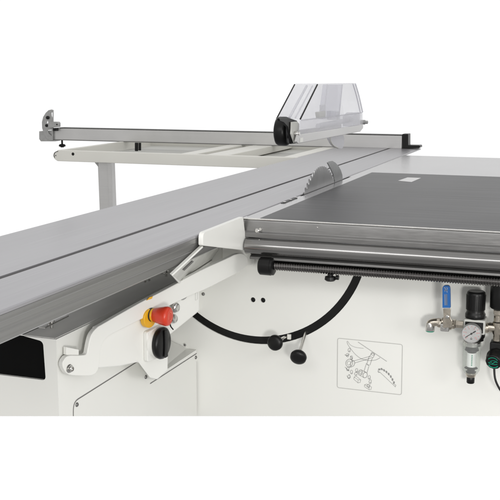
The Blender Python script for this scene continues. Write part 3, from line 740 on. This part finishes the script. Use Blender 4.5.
# gauge
YG = YV-.040
gc = V(471.4, 333.8, YG)
nG = Vector((.05, -1, .02)).normalized()
gg = obj('pressure_gauge', lathe(gc-nG*.016, nG, [(0, .0165), (.002, .0195), (.014, .0200), (.0165, .0195), (.0172, .0188), (.0155, .0182)], 48), 'cast', pn, smooth=40)
obj('dial', lathe(gc-nG*.002, nG, [(0, .0182), (.001, .0182), (.0011, 0)], 48), 'dial', gg)
d_, u_, v_ = frame_of(nG)
if u_.x < 0: u_ = -u_
v_ = Vector((0, 0, 1)); v_ = (v_-nG*v_.dot(nG)).normalized(); u_ = v_.cross(nG)*-1
if u_.x < 0: u_ = -u_
dc = gc-nG*.0008
def D(r, a): a = math.radians(a); return dc+(u_*math.cos(a)+v_*math.sin(a))*r
bm = bmesh.new()
ribbon([D(.0162, 225-k*9) for k in range(31)], .0004, nG, bm, .0002)
for k in range(11):
    a = 225-27*k; ribbon([D(.0138, a), D(.0162, a)], .0009, nG, bm, .0003)
for k in range(0, 51):
    a = 225-5.4*k; ribbon([D(.0152, a), D(.0162, a)], .0004, nG, bm, .00025)
obj('scale_marks', bm, 'dialred', gg)
bm = bmesh.new()
for k, s_ in enumerate(('0', '2', '4', '6', '8', '10')):
    cu = bpy.data.curves.new('t', 'FONT'); cu.body = s_; cu.size = .0042; cu.align_x = 'CENTER'; cu.align_y = 'CENTER'
    to = bpy.data.objects.new('t', cu); C.objects.link(to); bpy.context.view_layer.update()
    tm = bpy.data.meshes.new_from_object(to.evaluated_get(bpy.context.evaluated_depsgraph_get()))
    c0_ = D(.0112, 225-54*k); base = len(bm.verts); bm.verts.ensure_lookup_table()
    vs = [bm.verts.new(c0_+u_*v.co.x+v_*v.co.y+nG*.0003) for v in tm.vertices]
    for f in tm.polygons: bm.faces.new([vs[i] for i in f.vertices])
    bpy.data.objects.remove(to); bpy.data.curves.remove(cu); bpy.data.meshes.remove(tm)
obj('dial_numbers', bm, 'dialred', gg)
bm = bmesh.new(); ribbon([D(.0148, 216), D(.010, 36)], .0013, nG, bm, .0007); ribbon([D(.004, 36), D(.0105, 36)], .0022, nG, bm, .0009)
lathe(dc, nG, [(.0003, .0020), (.0015, .0018), (.0018, .001)], 16, bm)
obj('needle', bm, 'ink', gg)
bm = bmesh.new(); ribbon([D(.0105, 258), D(.0118, 270), D(.0105, 282)], .0013, nG, bm, .0004); ribbon([D(.0088, 262), D(.0088, 278)], .0010, nG, bm, .0004)
obj('maker_mark', bm, 'ink', gg)
obj('gauge_stem', cyl(gc-nG*.034, gc-nG*.016, .006), 'nickel', gg)
# filter bowl
ft = V(472.4, 340.5)
bw = obj('filter_bowl', lathe(V(472.2, 342), (0, 0, -1), [(0, .0185), (.004, .0188), (.046, .0178), (.060, .0170), (.066, .0135), (.069, .0095), (.0695, .0)], 40), 'bowl', pn, smooth=50)
top = V(472.2, 342)
obj('bowl_ring', lathe(top+Vector((0, 0, .002)), (0, 0, -1), [(0, .0175), (.009, .0178), (.010, .015)], 36), 'chrome', bw, smooth=40)
obj('baffle', lathe(top-Vector((0, 0, .012)), (0, 0, -1), [(0, .013), (.005, .0148), (.007, .011), (.010, .009)], 12), 'blacksat', bw)
obj('filter_element', lathe(top-Vector((0, 0, .022)), (0, 0, -1), [(0, .0095), (.030, .0095), (.031, .008)], 28), 'dial', bw)
bm = bmesh.new()
for k in range(7): p_ = top+Vector((.002, -.0102, -.026-.0035*k)); box(p_.x-.001, p_.x+.0012, p_.y-.0002, p_.y+.0003, p_.z-.001, p_.z+.001, bm)
obj('level_marks', bm, 'green', bw)
obj('lower_baffle', lathe(top-Vector((0, 0, .0535)), (0, 0, -1), [(0, .011), (.002, .014), (.004, .008), (.008, .008), (.010, .011), (.012, .007)], 14), 'blacksat', bw)
obj('drain_boss', lathe(top-Vector((0, 0, .0655)), (0, 0, -1), [(0, .010), (.004, .0105), (.009, .0085)], 24), 'nickel', pn, smooth=40)
obj('drain_plug', lathe(top-Vector((0, 0, .0735)), (0, 0, -1), [(0, .0075), (.001, .0082), (.013, .0082), (.0145, .0070), (.015, .0)], 24), 'black', pn, smooth=40)
# coupling and cross to the second regulator
cx_ = V(484, 327.5)
obj('coupling', lathe(V(481.5, 327.5), (1, 0, 0), [(0, .0075), (.006, .0075), (.0065, .0105), (.014, .0105), (.0145, .008), (.030, .008)], 24), 'nickel', pn, smooth=30)
crs = V(497.6, 328)
bm = lathe(crs-Vector((.022, 0, 0)), (1, 0, 0), [(0, .0085), (.006, .0105), (.016, .0095), (.028, .0095), (.038, .0105), (.044, .0085)], 24)
lathe(crs+Vector((0, 0, .026)), (0, 0, -1), [(0, .0085), (.012, .0085), (.014, .0105), (.036, .0105), (.040, .0085), (.052, .0085)], 24, bm)
obj('cross_fitting', bm, 'nickel', pn, smooth=40)
obj('cross_nut', lathe(crs+Vector((0, 0, .038)), (0, 0, -1), [(0, .011), (.009, .011)], 6), 'nickel', pn, .0008)
obj('second_regulator', lathe(V(500, 308.2), (0, 0, 1), [(0, .018), (.003, .0205), (.030, .0208), (.052, .0208), (.062, .020), (.070, .018)], 40), 'black', pn, smooth=40)
obj('second_body', box(crs.x-.013, crs.x+.035, YV-.012, YV+.02, crs.z-.052, crs.z-.028), 'blacksat', pn, .003)
# black switch knob with green print
kn_ = Vector((-.18, -1, -.28)).normalized(); kp = V(493.2, 362.5, YV-.032)
sk_ = obj('switch_knob', lathe(kp-kn_*.030, kn_, [(0, .0165), (.004, .0195), (.013, .0200), (.016, .0185), (.018, .0178), (.028, .0168), (.030, .0150), (.0303, .0)], 12), 'black', pn, .001, smooth=30)
d2 = kn_; v2 = (Vector((0, 0, 1))-d2*d2.z).normalized(); u2 = v2.cross(d2)
if u2.x < 0: u2 = -u2
bm = bmesh.new(); k0 = kp+kn_*.0004
def K(r, a): a = math.radians(a); return k0+u2*r*math.cos(a)+v2*r*math.sin(a)
ribbon([K(.0115, a) for a in range(35, 150, 10)], .0013, kn_, bm); ribbon([K(.0115, a) for a in range(215, 330, 10)], .0020, kn_, bm)
ribbon([K(.010, 190), K(.004, 160), K(.003, 240), K(.005, 30), K(.0095, 12)], .0015, kn_, bm)
ribbon([K(.009, 205), K(.005, 230), K(.005, 310), K(.009, 345)], .0013, kn_, bm); ribbon([K(.006, 150), K(.005, 90), K(.009, 30)], .0009, kn_, bm)
obj('knob_print', bm, 'green', sk_)
cb = catmull([V(494.2, 368, YV-.006), V(495, 378, YV-.01), V(498, 386, YV-.014), V(503, 393, YV-.016), V(512, 398, YV-.010), V(524, 392, YV)], 8)
obj('cable', tube(cb, .0022, seg=12), 'black', pn)
